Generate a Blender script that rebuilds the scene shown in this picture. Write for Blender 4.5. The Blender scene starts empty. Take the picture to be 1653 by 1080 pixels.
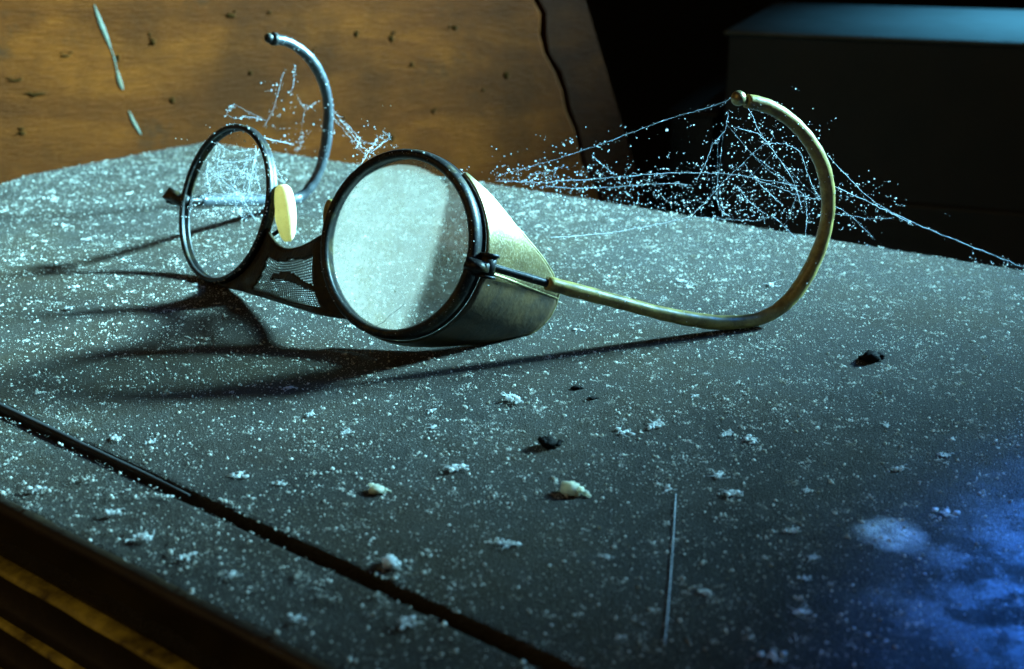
import bpy, math, random
import numpy as np
from mathutils import Vector

# ------------------------------------------------------------------ camera, world, light
scene = bpy.context.scene
R = math.radians
cam_data = bpy.data.cameras.new('camera')
cam = bpy.data.objects.new('camera', cam_data)
scene.collection.objects.link(cam)
cam.location = (0, 0, 0.122)
cam.rotation_euler = (R(70), 0, 0)
cam_data.sensor_width = 36
cam_data.lens = 43.56
cam_data.clip_start = 0.01
cam_data.clip_end = 50
cam_data.dof.use_dof = True
cam_data.dof.focus_distance = 0.335
cam_data.dof.aperture_fstop = 20
scene.camera = cam

world = bpy.data.worlds.new('World')
scene.world = world
world.use_nodes = True
bg = world.node_tree.nodes['Background']
bg.inputs[0].default_value = (1.0, 0.80, 0.55, 1)
bg.inputs[1].default_value = 0.010

def area(name, loc, target, sx, sy, watts, col):
    l = bpy.data.lights.new(name, 'AREA')
    l.shape = 'RECTANGLE'; l.size = sx; l.size_y = sy; l.energy = watts; l.color = col
    o = bpy.data.objects.new(name, l)
    scene.collection.objects.link(o)
    o.location = loc
    o.rotation_euler = (Vector(target) - Vector(loc)).to_track_quat('-Z', 'Y').to_euler()
    return o
def polar(az, el, d, c=(-0.02, 0.34, 0.02)):
    a, e = R(az), R(el)
    return (c[0] + d*math.cos(a)*math.cos(e), c[1] + d*math.sin(a)*math.cos(e), c[2] + d*math.sin(e))
def spot(name, loc, target, half, radius, watts, col, blend=1.0):
    l = bpy.data.lights.new(name, 'SPOT')
    l.spot_size = R(half*2); l.spot_blend = blend; l.shadow_soft_size = radius; l.energy = watts; l.color = col
    o = bpy.data.objects.new(name, l); scene.collection.objects.link(o)
    o.location = loc
    o.rotation_euler = (Vector(target) - Vector(loc)).to_track_quat('-Z', 'Y').to_euler()
    return o
# cool beam through a small opening behind and to the right
spot('window_light', polar(23, 26, 1.5), (-0.13, 0.485, 0.0), 11.4, 0.105, 2300, (0.32, 0.79, 1.0))
# deep blue fill spots added without a seen source: a tight patch on the near right corner of the top, a wide faint wash, and the box beyond
spot('blue_corner_fill', (0.62, 0.62, 0.52), (0.160, 0.203, 0), 4.8, 0.03, 640, (0.02, 0.19, 1.0))
spot('blue_wash_fill', (0.75, 0.55, 0.50), (0.19, 0.38, 0), 15, 0.15, 60, (0.02, 0.30, 1.0))
spot('blue_box_fill', (0.75, 1.6, 0.75), (0.42, 0.97, 0.02), 9.5, 0.1, 95, (0.10, 0.50, 0.80))
# dim warm fill lamp added on the camera's left to lift beads and shadows
area('warm_fill', (-0.9, -0.5, 0.9), (-0.02, 0.34, 0.0), 0.8, 0.8, 2.4, (1.0, 0.74, 0.34))

scene.view_settings.view_transform = 'Standard'
scene.view_settings.look = 'None'
scene.view_settings.gamma = 1
scene.view_settings.exposure = 0.0
scene.cycles.max_bounces = 8
scene.cycles.transparent_max_bounces = 12
scene.cycles.caustics_refractive = False
scene.cycles.caustics_reflective = False

# ------------------------------------------------------------------ measured points (millimetres; table top is z = 0)
TEMPLE_RIGHT = [(9.44,318.80,20.73), (19.23,322.29,16.95), (29.82,326.08,12.83), (40.73,329.98,8.58), (51.93,333.98,4.96), (62.41,337.73,2.70), (72.96,341.50,2.90), (80.82,344.31,7.11), (86.61,346.38,15.19), (90.23,347.67,25.13), (91.04,347.96,35.20), (88.72,347.14,45.35), (83.76,345.36,53.68), (77.58,343.15,60.01), (70.22,340.52,64.56), (63.74,338.21,66.47)]
TIP_RIGHT = [(60.43,337.02,67.66)]
WIRE_RIGHT = [(-6.29,313.17,27.31), (1.40,315.92,24.06), (9.61,318.86,20.62)]
TEMPLE_LEFT = [(-108.23,419.61,18.65), (-102.70,437.51,14.38), (-96.68,456.96,9.73), (-91.15,474.86,5.46), (-87.04,488.10,2.55), (-82.12,493.09,5.96), (-78.54,496.73,12.31), (-75.96,499.34,20.69), (-74.69,500.63,29.29), (-74.14,501.19,36.71), (-75.06,500.26,45.54), (-77.69,497.59,53.74), (-81.61,493.62,60.03), (-86.55,488.60,64.42), (-91.11,483.98,66.13)]
HINGE_LEFT = [(-111.12,410.27,20.88)]
HINGE_RIGHT = [(-7.61,312.70,26.58)]
BRIDGE_TOP = [(-75.61,370.66,22.49), (-74.26,368.62,19.89), (-71.61,364.88,18.19), (-68.16,360.12,17.99), (-63.68,354.00,19.95), (-59.25,347.88,23.02), (-55.87,343.12,25.85), (-53.06,339.04,27.72)]
BRIDGE_BOTTOM = [(-91.72,380.00,1.28), (-84.89,372.15,1.94), (-78.74,364.90,2.86), (-72.76,357.65,3.85), (-66.47,349.80,4.89), (-60.38,341.95,5.99), (-54.03,333.49,7.37), (-47.93,325.04,8.64)]
BRIDGE_LEFT = [(-75.46,372.03,20.82), (-78.12,371.83,15.07), (-81.59,372.81,9.86), (-85.68,374.93,5.51), (-90.14,378.05,2.26), (-94.06,381.39,0.52)]
BRIDGE_RIGHT = [(-52.81,341.10,28.15), (-53.18,339.09,23.11), (-52.56,336.58,18.33), (-50.98,333.67,14.02), (-48.75,330.77,10.64), (-46.14,328.03,8.14)]
PADS = [(-72.01,377.00,33.48), (-70.59,373.00,17.48), (-51.41,347.00,36.90), (-52.81,345.00,28.28)]
TABLE_LEFT = [(-154.60,618.34,0.00), (-167.71,602.81,0.00), (-180.60,587.28,-0.00), (-189.23,576.63,0.00), (-197.28,566.34,0.00), (-206.88,555.07,0.00), (-215.63,543.59,0.00), (-221.27,525.41,-0.00)]
TABLE_BACK = [(-154.60,618.34,0.00), (-76.90,569.73,-0.00), (-18.03,532.54,0.00), (43.57,490.13,0.00), (108.43,442.99,0.00), (171.98,398.46,0.00)]
SEAM = [(-126.25,280.71,-0.00), (-95.37,255.64,0.00), (-68.98,234.45,0.00), (-46.07,216.05,0.00), (-26.00,199.93,0.00), (-8.28,185.88,0.00), (7.53,173.70,0.00)]
FRONT = [(-108.61,235.29,0.00), (-77.65,211.23,0.00), (-51.59,190.98,0.00), (-29.36,173.70,0.00)]
THREAD = [(34.76,235.29,0.00), (31.97,216.79,0.00), (29.41,200.58,0.00), (27.38,188.20,0.00), (25.96,179.71,0.00)]
SMEAR = [(75.86,218.78,0.00), (71.08,223.11,0.00), (80.66,214.34,0.00), (80.17,224.93,0.00), (72.42,213.13,0.00)]
FLAKES = [(12.32,236.14,0.00), (-28.86,236.72,0.00), (-23.13,206.13,0.00)]
PELLETS = [(8.35,259.27,0.00), (97.42,314.02,0.00), (16.47,294.25,0.00), (20.03,287.34,0.00)]
LINT = [(-50.40,240.48,0.00), (51.64,190.18,0.00), (50.78,265.74,0.00), (62.73,237.58,-0.00), (43.99,176.67,-0.00), (0.54,285.36,0.00), (-20.02,279.56,0.00), (-57.52,294.25,0.00), (-83.61,261.62,0.00), (-92.03,263.33,0.00), (-59.84,244.05,0.00), (-82.46,227.05,0.00), (-101.55,237.58,-0.00), (-52.53,203.21,0.00), (89.75,271.06,-0.00), (56.05,262.64,0.00), (26.83,266.79,0.00), (-11.85,247.09,-0.00), (-1.02,289.34,0.00), (45.29,244.66,-0.00), (56.18,219.28,0.00), (57.70,209.58,0.00), (54.74,201.67,0.00), (47.11,235.29,0.00), (33.65,238.15,0.00), (-18.71,270.34,0.00), (-38.97,266.79,0.00), (-49.41,277.67,0.00), (-140.48,378.79,0.00), (-135.22,357.26,0.00), (-140.57,345.92,0.00), (-133.79,410.12,0.00), (-154.75,435.37,0.00), (-169.41,455.33,0.00), (55.23,385.38,0.00), (56.37,378.79,0.00), (19.49,337.82,0.00), (83.60,380.75,0.00), (34.53,270.34,0.00), (98.26,254.99,0.00), (89.73,227.05,0.00), (85.39,247.09,-0.00), (46.02,289.34,0.00), (18.32,209.58,0.00), (-0.79,214.34,0.00), (-18.04,186.26,0.00), (-37.87,188.20,0.00), (35.46,196.31,0.00), (18.49,182.47,0.00), (-73.20,216.79,0.00), (-62.83,209.58,0.00)]
WEB_HOOK = [
  [(62.8,352.0,65.1), (55.7,356.0,61.4), (46.8,362.0,57.7), (35.2,372.0,51.1), (24.0,385.0,43.9), (10.8,400.0,36.3), (-5.7,420.0,27.1)],
  [(72.6,352.0,52.7), (68.2,356.0,46.5), (63.3,362.0,38.9), (59.4,370.0,30.7), (56.2,380.0,23.2)],
  [(56.2,380.0,23.2), (45.5,378.0,21.3), (33.3,372.0,20.7), (21.2,362.0,22.1), (11.1,350.0,24.7)],
  [(59.1,400.0,18.0), (66.6,400.0,17.6), (74.8,400.0,16.9), (81.0,398.0,17.3), (84.8,394.0,19.6), (88.0,392.0,17.6), (92.1,388.0,13.9)],
  [(-5.7,420.0,25.6), (9.1,412.0,27.0), (23.3,404.0,29.7), (35.1,398.0,31.9), (48.2,390.0,34.9), (60.5,380.0,37.3), (70.3,370.0,38.6), (83.2,352.0,39.7)],
  [(66.0,350.0,63.7), (71.0,352.0,55.0), (73.5,353.0,51.8), (78.1,354.0,46.2), (82.2,356.0,40.3), (86.4,362.0,31.7)],
  [(73.5,353.0,51.8), (77.8,352.0,52.0), (82.2,351.0,49.9), (84.3,351.0,45.4), (87.1,352.0,39.7), (89.2,352.0,36.4)],
  [(61.3,352.0,61.2), (61.4,356.0,55.2), (59.0,362.0,49.5), (58.4,368.0,43.2), (57.1,376.0,36.1)],
  [(63.6,354.0,56.4), (70.0,354.0,54.7), (73.7,354.0,52.0)],
  [(85.6,354.0,37.4), (90.1,368.0,27.3), (95.0,388.0,14.5)],
  [(61.5,366.0,33.0), (66.0,380.0,25.2), (70.9,392.0,20.1)],
  [(90.8,352.0,48.8), (100.4,356.0,39.2), (112.7,364.0,29.7), (130.0,374.0,20.8), (149.9,386.0,11.3), (170.1,396.0,2.0)],
  [(93.6,354.0,39.2), (103.8,360.0,34.1), (116.0,368.0,27.3), (124.7,376.0,22.3)],
  [(94.6,356.0,33.2), (104.9,372.0,25.3), (118.4,392.0,12.8)],
  [(95.4,358.0,29.9), (110.4,374.0,24.4), (118.7,376.0,23.8)],
  [(25.5,392.0,40.5), (29.8,396.0,36.0), (33.5,398.0,32.5)],
  [(4.9,412.0,28.9), (11.1,410.0,30.8), (17.2,406.0,33.8)],
  [(67.7,358.0,45.3), (76.5,372.0,35.0), (85.7,384.0,26.2)],
  [(71.8,362.0,39.3), (77.7,360.0,37.8), (84.8,358.0,35.5), (91.2,354.0,35.2)],
  [(68.2,368.0,36.0), (74.6,380.0,28.2), (81.9,390.0,21.6)],
  [(68.7,355.0,49.1), (79.7,366.0,40.2), (90.6,374.0,31.1)],
  [(11.2,410.0,26.2), (23.5,405.0,26.5), (37.0,396.0,29.4), (50.1,388.0,32.1), (55.5,384.0,32.6)],
]
# dust caught in the hook web: centre, spread along / across in mm
WEB_RING = [
  [(-101.3,407.8,34.7), (-101.6,405.8,30.3), (-100.3,402.5,26.9), (-102.4,403.2,24.0)],
  [(-96.4,405.2,39.8), (-96.9,402.1,33.2), (-95.0,397.3,28.1), (-91.2,392.4,26.6)],
  [(-81.3,390.8,43.7), (-81.5,388.4,38.8), (-80.9,385.6,34.9), (-79.2,381.8,31.2)],
  [(-80.2,389.3,43.0), (-82.5,388.6,37.2), (-84.1,386.1,29.3)],
  [(-104.6,405.3,23.5), (-98.4,399.9,26.0), (-91.2,392.6,27.0), (-84.1,386.1,29.3), (-76.7,378.6,30.3)],
  [(-88.0,390.5,29.7), (-85.3,386.0,26.7), (-82.9,382.0,24.3), (-80.1,377.9,22.3)],
  [(-89.6,390.5,26.2), (-86.9,385.6,22.8), (-83.8,381.5,21.4)],
  [(-89.3,392.3,30.3), (-86.1,387.4,27.8), (-81.2,383.4,30.4)],
  [(-98.9,406.2,36.5), (-92.2,398.9,36.6), (-84.6,391.8,38.9), (-80.6,388.7,41.2)],
  [(-102.6,405.2,27.3), (-97.3,402.1,32.2), (-89.5,395.0,34.8), (-80.6,384.8,34.0)],
  [(-97.8,407.6,41.4), (-91.1,399.4,39.9), (-81.7,390.7,42.7)],
  [(-100.1,405.8,33.4), (-91.9,394.8,29.7), (-86.6,387.7,27.3)],
  [(-83.4,391.4,40.6), (-88.1,392.6,33.3), (-94.3,395.2,25.5)],
  [(-78.5,387.0,42.5), (-74.7,381.4,39.7), (-71.8,377.1,37.7), (-69.8,373.5,35.1)],
  [(-77.7,385.8,41.8), (-75.6,381.7,38.3), (-72.2,376.6,35.9)],
]
WEB_GAP = [
  [(-72.0,500.0,36.2), (-63.7,470.0,36.1), (-55.0,430.0,38.7), (-46.9,390.0,42.9), (-39.4,352.0,48.8)],
  [(-72.2,500.0,33.2), (-61.6,460.0,34.5), (-51.0,410.0,38.8), (-40.2,350.0,47.1)],
  [(-47.9,440.0,36.7), (-46.1,400.0,40.8), (-43.2,350.0,46.5)],
  [(-49.2,470.0,33.3), (-44.9,450.0,34.8), (-45.8,400.0,39.8)],
  [(-62.8,470.0,36.1), (-53.3,430.0,38.0), (-53.3,420.0,36.8)],
]
WEB_HOOK_TWO = [
  [(-82.8,478.0,57.1), (-83.4,478.0,51.3), (-85.0,480.0,46.3)],
  [(-87.5,478.0,53.6), (-89.7,480.0,47.5), (-93.0,482.0,38.8), (-97.5,484.0,32.4)],
  [(-84.5,490.0,42.8), (-83.0,492.0,39.5), (-81.7,494.0,38.2), (-78.5,498.0,39.5)],
  [(-102.6,470.0,39.0), (-98.8,474.0,37.8), (-96.3,478.0,36.1)],
  [(-80.8,400.0,44.5), (-81.5,430.0,37.4), (-84.0,470.0,28.3)],
  [(-106.6,460.0,40.7), (-104.8,462.0,43.4), (-103.7,464.0,44.7)],
  [(-84.5,500.0,26.9), (-86.1,500.0,21.8), (-88.0,500.0,19.3)],
]
CLOUDS = [("A",260,(45.4,398.0,26.9),30.9,4.5), ("A",110,(55.8,398.0,22.7),22.8,3.3), ("A",150,(76.5,372.0,35.0),11.7,7.8), ("A",70,(67.2,358.0,53.9),8.3,6.5), ("A",60,(81.1,354.0,48.4),5.2,7.4), ("A",70,(105.8,366.0,29.7),7.8,5.1), ("A",40,(84.9,390.0,21.6),12.3,2.5), ("A",120,(21.5,408.0,28.3),16.8,2.5), ("A",35,(26.4,392.0,42.5),12.0,3.6), ("A",50,(7.0,412.0,28.9),10.6,3.0), ("C",70,(-50.0,420.0,40.0),6.0,4.7), ("D",90,(-86.5,485.0,35.8),9.5,10.0), ("D",40,(-82.9,490.0,27.6),7.6,3.5), ("A",30,(164.7,398.0,1.9),5.6,1.8), ]

MM = 0.001
def mm(L): return [Vector(p)*MM for p in L]
# right ring: centre, front normal, right, up ; left ring likewise
C_R = Vector((-31.37, 326.38, 29.53)); N_R = Vector((-.49714, -.79294, .35227)); X_R = Vector((.84726, -.53119, 0)); U_R = Vector((.18712, .29847, .93590))
C_L = Vector((-92.96, 390.92, 24.73)); N_L = Vector((-.69319, -.63396, .34290)); X_L = Vector((.67488, -.73793, 0)); U_L = Vector((.25304, .23141, .93937))
def loc_r(th, rad, d=0.0):
    t = R(th); return (C_R + (X_R*math.cos(t) + U_R*math.sin(t))*rad - N_R*d)*MM
def loc_l(th, rad, d=0.0):
    t = R(th); return (C_L + (X_L*math.cos(t) + U_L*math.sin(t))*rad - N_L*d)*MM

# ------------------------------------------------------------------ helpers
def obj(name, verts, faces, mat, parent=None, smooth=True, base=None, mats=None, fmat=None):
    """one mesh object; verts are world coordinates in metres"""
    me = bpy.data.meshes.new(name)
    off = Vector((0, 0, 0)) if base is None else Vector(base)
    me.from_pydata([tuple(Vector(v) - off) for v in verts], [], faces)
    if smooth:
        me.polygons.foreach_set('use_smooth', [True]*len(me.polygons))
    for m in (mats or [mat]):
        me.materials.append(m)
    if fmat: me.polygons.foreach_set('material_index', fmat)
    me.update()
    o = bpy.data.objects.new(name, me)
    scene.collection.objects.link(o)
    if parent is not None:
        o.parent = parent
        if parent.parent is None and parent.type == 'EMPTY':
            o.location = off - parent.location
        else:
            o.location = off
    else:
        o.location = off
    return o
def empty(name, loc):
    o = bpy.data.objects.new(name, None)
    o.empty_display_size = 0.02
    scene.collection.objects.link(o); o.location = loc
    return o
def tag(o, label=None, cat=None, group=None, kind=None):
    if label: o['label'] = label
    if cat: o['category'] = cat
    if group: o['group'] = group
    if kind: o['kind'] = kind
    return o

def spline(P, n):
    """Catmull-Rom through P, n points per span"""
    P = [Vector(p) for p in P]
    Q = [P[0]*2 - P[1]] + P + [P[-1]*2 - P[-2]]
    out = []
    for i in range(1, len(Q) - 2):
        a, b, c, d = Q[i-1], Q[i], Q[i+1], Q[i+2]
        for k in range(n):
            t = k/n
            out.append(0.5*((2*b) + (c-a)*t + (2*a-5*b+4*c-d)*t*t + (3*b-a-3*c+d)*t*t*t))
    out.append(P[-1])
    return out
def tube(P, rad, seg=10, closed=False, jitter=0.0, rng=random):
    """rad: number or list per point; returns verts, faces with end caps"""
    n = len(P)
    V, Fc = [], []
    prev = None
    for i, p in enumerate(P):
        if closed: t = P[(i+1) % n] - P[i-1]
        else: t = P[min(i+1, n-1)] - P[max(i-1, 0)]
        t = t.normalized() if t.length > 1e-12 else Vector((0, 0, 1))
        if prev is None:
            a = Vector((0, 0, 1)) if abs(t.z) < .9 else Vector((1, 0, 0))
            x = t.cross(a).normalized()
        else:
            x = (prev - t*prev.dot(t)).normalized()
        prev = x
        y = t.cross(x)
        r = rad[i] if isinstance(rad, (list, tuple)) else rad
        if jitter: r *= 1 + rng.uniform(-jitter, jitter)
        for k in range(seg):
            a = 2*math.pi*k/seg
            V.append(p + (x*math.cos(a) + y*math.sin(a))*r)
    m = n if closed else n-1
    for i in range(m):
        j = (i+1) % n
        for k in range(seg):
            l = (k+1) % seg
            Fc.append((i*seg+k, i*seg+l, j*seg+l, j*seg+k))
    if not closed:
        Fc.append(tuple(range(seg-1, -1, -1)))
        Fc.append(tuple(range((n-1)*seg, n*seg)))
    return V, Fc
def merge(parts):
    V, Fc = [], []
    for v, f in parts:
        o = len(V); V += list(v); Fc += [tuple(i+o for i in q) for q in f]
    return V, Fc
def ball(c, rx, ry=None, rz=None, seg=12, rings=8, noise=0.0, rng=random):
    ry = ry or rx; rz = rz or rx
    V, Fc = [], []
    V.append(Vector((c[0], c[1], c[2]+rz)))
    for i in range(1, rings):
        p = math.pi*i/rings
        for k in range(seg):
            a = 2*math.pi*k/seg
            s = 1 + rng.uniform(-noise, noise)
            V.append(Vector((c[0]+rx*s*math.sin(p)*math.cos(a), c[1]+ry*s*math.sin(p)*math.sin(a), c[2]+rz*s*math.cos(p))))
    V.append(Vector((c[0], c[1], c[2]-rz)))
    for k in range(seg): Fc.append((0, 1+k, 1+(k+1) % seg))
    for i in range(rings-2):
        for k in range(seg):
            a = 1+i*seg+k; b = 1+i*seg+(k+1) % seg
            Fc.append((a, a+seg, b+seg, b))
    e = len(V)-1; s0 = 1+(rings-2)*seg
    for k in range(seg): Fc.append((e, s0+(k+1) % seg, s0+k))
    return V, Fc
def revolve(locf, prof, seg=96, a0=0, a1=360):
    """closed profile (radius, depth) swept round a lens axis"""
    V, Fc = [], []
    full = abs(a1-a0) >= 359.9
    n = seg if full else seg+1
    for i in range(n):
        th = a0 + (a1-a0)*i/seg
        for r, d in prof: V.append(locf(th, r, d))
    m = len(prof)
    for i in range(seg):
        j = (i+1) % n
        for k in range(m):
            l = (k+1) % m
            Fc.append((i*m+k, i*m+l, j*m+l, j*m+k))
    if not full:
        Fc.append(tuple(range(m))); Fc.append(tuple(range((n-1)*m+m-1, (n-1)*m-1, -1)))
    return V, Fc
def prism(poly, z0, z1):
    n = len(poly)
    V = [Vector((p[0], p[1], z0)) for p in poly] + [Vector((p[0], p[1], z1)) for p in poly]
    Fc = [tuple(range(n-1, -1, -1)), tuple(range(n, 2*n))]
    for i in range(n):
        j = (i+1) % n; Fc.append((i, j, n+j, n+i))
    return V, Fc
def bevel(o, w, seg=2):
    m = o.modifiers.new('bevel', 'BEVEL'); m.width = w; m.segments = seg; m.limit_method = 'ANGLE'; m.angle_limit = R(35)
def grains(pts, rad, squash, seed):
    """many octahedral grains as one numpy mesh"""
    g = np.random.default_rng(seed)
    n = len(pts)
    base = np.array([(1,0,0),(-1,0,0),(0,1,0),(0,-1,0),(0,0,1),(0,0,-1)], float)
    fc = np.array([(0,2,4),(2,1,4),(1,3,4),(3,0,4),(2,0,5),(1,2,5),(3,1,5),(0,3,5)])
    ang = g.uniform(0, 2*np.pi, n); tl = g.normal(0, .5, n)
    s = rad[:, None]*g.uniform(.6, 1.5, (n, 3))*np.array([1, 1, squash])
    b = base[None]*s[:, None]*g.uniform(.75, 1.25, (n, 6, 1))
    ca, sa = np.cos(ang)[:, None], np.sin(ang)[:, None]
    ct, st = np.cos(tl)[:, None], np.sin(tl)[:, None]
    x, y, z = b[..., 0], b[..., 1], b[..., 2]
    y, z = y*ct - z*st, y*st + z*ct
    x, y = x*ca - y*sa, x*sa + y*ca
    V = np.stack([x, y, z], -1) + pts[:, None]
    Fc = (fc[None] + (np.arange(n)*6)[:, None, None]).reshape(-1, 3)
    return V.reshape(-1, 3), Fc
def np_obj(name, V, Fc, mat, parent=None):
    me = bpy.data.meshes.new(name)
    nv, nf = len(V), len(Fc)
    me.vertices.add(nv); me.vertices.foreach_set('co', np.ascontiguousarray(V, dtype=np.float32).ravel())
    me.loops.add(nf*3); me.loops.foreach_set('vertex_index', np.ascontiguousarray(Fc, dtype=np.int32).ravel())
    me.polygons.add(nf); me.polygons.foreach_set('loop_start', np.arange(0, nf*3, 3, dtype=np.int32))
    me.update(calc_edges=True); me.validate()
    me.materials.append(mat)
    o = bpy.data.objects.new(name, me); scene.collection.objects.link(o)
    if parent is not None:
        o.parent = parent; o.location = -parent.location
    return o

# ------------------------------------------------------------------ materials
class NT:
    def __init__(self, name):
        self.m = bpy.data.materials.new(name); self.m.use_nodes = True
        self.t = self.m.node_tree; self.n = self.t.nodes
        self.b = self.n['Principled BSDF']; self.out = self.n['Material Output']
        self.co = self.n.new('ShaderNodeTexCoord').outputs['Object']
    def link(self, a, b): self.t.links.new(a, b)
    def noise(self, scale, detail=4, rough=.55, vec=None, dist=0.0):
        x = self.n.new('ShaderNodeTexNoise'); x.inputs['Scale'].default_value = scale; x.inputs['Detail'].default_value = detail
        x.inputs['Roughness'].default_value = rough; x.inputs['Distortion'].default_value = dist
        self.link(vec or self.co, x.inputs['Vector']); return x.outputs['Fac']
    def vor(self, scale, vec=None, feature='F1'):
        x = self.n.new('ShaderNodeTexVoronoi'); x.inputs['Scale'].default_value = scale; x.feature = feature
        self.link(vec or self.co, x.inputs['Vector']); return x.outputs['Distance']
    def mapping(self, loc=(0,0,0), rot=(0,0,0), sc=(1,1,1)):
        x = self.n.new('ShaderNodeMapping'); x.inputs['Location'].default_value = loc; x.inputs['Rotation'].default_value = rot; x.inputs['Scale'].default_value = sc
        self.link(self.co, x.inputs['Vector']); return x.outputs['Vector']
    def ramp(self, fac, stops):
        x = self.n.new('ShaderNodeValToRGB'); e = x.color_ramp.elements
        while len(e) < len(stops): e.new(.5)
        for k, (p, c) in enumerate(stops):
            e[k].position = p; e[k].color = c if len(c) == 4 else (*c, 1)
        self.link(fac, x.inputs[0]); return x.outputs[0]
    def val(self, fac, a, b):            # grey ramp a -> b
        return self.ramp(fac, [(a, (0,0,0)), (b, (1,1,1))])
    def mix(self, f, a, b, mode='MIX'):
        x = self.n.new('ShaderNodeMix'); x.data_type = 'RGBA'; x.blend_type = mode
        for s, v in ((0, f), (6, a), (7, b)):
            if hasattr(v, 'is_linked') or hasattr(v, 'links'): self.link(v, x.inputs[s])
            else: x.inputs[s].default_value = v if s == 0 else ((*v, 1) if len(v) == 3 else v)
        return x.outputs[2]
    def math(self, op, a, b=0.0, clamp=False):
        x = self.n.new('ShaderNodeMath'); x.operation = op; x.use_clamp = clamp
        for s, v in ((0, a), (1, b)):
            if isinstance(v, (int, float)): x.inputs[s].default_value = v
            else: self.link(v, x.inputs[s])
        return x.outputs[0]
    def bump(self, h, strength, dist, normal=None):
        x = self.n.new('ShaderNodeBump'); x.inputs['Strength'].default_value = strength; x.inputs['Distance'].default_value = dist
        self.link(h, x.inputs['Height'])
        if normal is not None: self.link(normal, x.inputs['Normal'])
        return x.outputs['Normal']
    def set(self, **k):
        for a, v in k.items():
            s = self.b.inputs[a.replace('_', ' ')]
            if hasattr(v, 'links'): self.link(v, s)
            elif isinstance(v, tuple) and len(v) == 3: s.default_value = (*v, 1)
            else: s.default_value = v
        return self
    def shader(self, kind, **k):
        x = self.n.new('ShaderNodeBsdf'+kind)
        for a, v in k.items():
            s = x.inputs[a]
            if hasattr(v, 'links'): self.link(v, s)
            else: s.default_value = (*v, 1) if isinstance(v, tuple) else v
        return x.outputs[0]
    def mixs(self, f, a, b):
        x = self.n.new('ShaderNodeMixShader')
        if hasattr(f, 'links'): self.link(f, x.inputs[0])
        else: x.inputs[0].default_value = f
        self.link(a, x.inputs[1]); self.link(b, x.inputs[2]); return x.outputs[0]
    def surface(self, s): self.link(s, self.out.inputs['Surface'])

def mat_table():
    k = NT('dusty_dark_paint')
    fine = k.noise(1500, 3, .6); mid = k.noise(120, 5, .6); big = k.noise(14, 4, .6)
    dust = k.math('ADD', k.math('MULTIPLY', k.val(fine, .38, .66), .55), k.math('MULTIPLY', k.val(mid, .35, .7), .35))
    dust = k.math('MULTIPLY', dust, k.math('ADD', k.val(big, .3, .65), .45), True)
    # patch rubbed clean near the front corner, and the oval smear
    v = k.n.new('ShaderNodeVectorMath'); v.operation = 'DISTANCE'
    k.link(k.mapping(sc=(1, 1, 0)), v.inputs[0]); v.inputs[1].default_value = (0.128, 0.185, 0)
    wob = k.math('ADD', v.outputs['Value'], k.math('MULTIPLY', k.math('SUBTRACT', k.noise(45, 5, .65), .5), .07))
    clean = k.ramp(wob, [(.034, (1,1,1)), (.064, (0,0,0))])
    patch = k.val(k.noise(75, 8, .72), .46, .56)
    scuff = k.math('MULTIPLY', clean, patch)
    bare = k.math('MULTIPLY', clean, k.math('SUBTRACT', 1.0, patch))
    dust = k.math('MULTIPLY', dust, k.math('SUBTRACT', 1.0, k.math('MULTIPLY', bare, .85)))
    dust = k.math('ADD', dust, k.math('MULTIPLY', scuff, k.math('MULTIPLY', k.val(k.noise(400, 4), .3, .7), 1.6)))
    v2 = k.n.new('ShaderNodeVectorMath'); v2.operation = 'DISTANCE'
    k.link(k.mapping(loc=(-0.07586*1.0, -0.21878*1.0, 0), sc=(1, 1, 0)), v2.inputs[0]); v2.inputs[1].default_value = (0, 0, 0)
    smear = k.ramp(k.math('ADD', v2.outputs['Value'], k.math('MULTIPLY', k.math('SUBTRACT', k.noise(260, 4), .5), .004)), [(.0050, (1,1,1)), (.0060, (0,0,0))])
    smear = k.math('MULTIPLY', smear, k.math('ADD', k.math('MULTIPLY', k.val(k.noise(300, 4), .35, .65), .6), .3))
    col = k.mix(k.val(k.noise(30, 5), .35, .7), (.016, .011, .007), (.034, .021, .011))
    col = k.mix(k.math('MULTIPLY', k.val(k.noise(9, 4, .6), .46, .66), .8), col, (.050, .030, .009))
    col = k.mix(dust, col, (.064, .060, .052))
    col = k.mix(k.math('MULTIPLY', scuff, k.val(k.noise(1100, 5, .7), .36, .64)), col, (.30, .30, .30))
    col = k.mix(smear, col, (.60, .62, .60))
    rough = k.math('ADD', k.math('MULTIPLY', dust, .30), .40)
    h = k.math('ADD', k.math('MULTIPLY', k.noise(3400, 2, .5), .6), k.noise(1700, 2, .6))
    nrm = k.bump(h, .95, .0010)
    k.set(Base_Color=col, Roughness=rough, Normal=nrm, Specular_IOR_Level=.07)
    return k.m
def mat_wood_board(name='stained_wood_board', d=1.0):
    k = NT(name)
    v = k.mapping(rot=(0, 0, R(-30)), sc=(1, 1, 4))
    v2 = k.mapping(rot=(R(6), 0, R(-30)), sc=(1.2, 1.2, 7))
    g1 = k.noise(9, 6, .62, v, .6); g2 = k.noise(110, 8, .68, v2); blot = k.noise(12, 7, .66)
    col = k.ramp(g1, [(.25, (.048*d, .010*d, .0012*d)), (.5, (.145*d, .033*d, .003*d)), (.75, (.29*d, .070*d, .006*d))])
    col = k.mix(k.math('MULTIPLY', k.val(g2, .45, .75), .6), col, (.12*d, .024*d, .003*d))
    col = k.mix(k.math('MULTIPLY', k.val(blot, .38, .66), .85), col, (.055*d, .014*d, .002*d))
    col = k.mix(k.ramp(k.noise(26, 6, .7), [(.60, (0,0,0)), (.74, (.7,.7,.7))]), col, (.03*d, .014*d, .006*d))
    k.set(Specular_IOR_Level=.06, Base_Color=col, Roughness=.65, Normal=k.bump(g2, .5, .0015))
    return k.m
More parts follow.
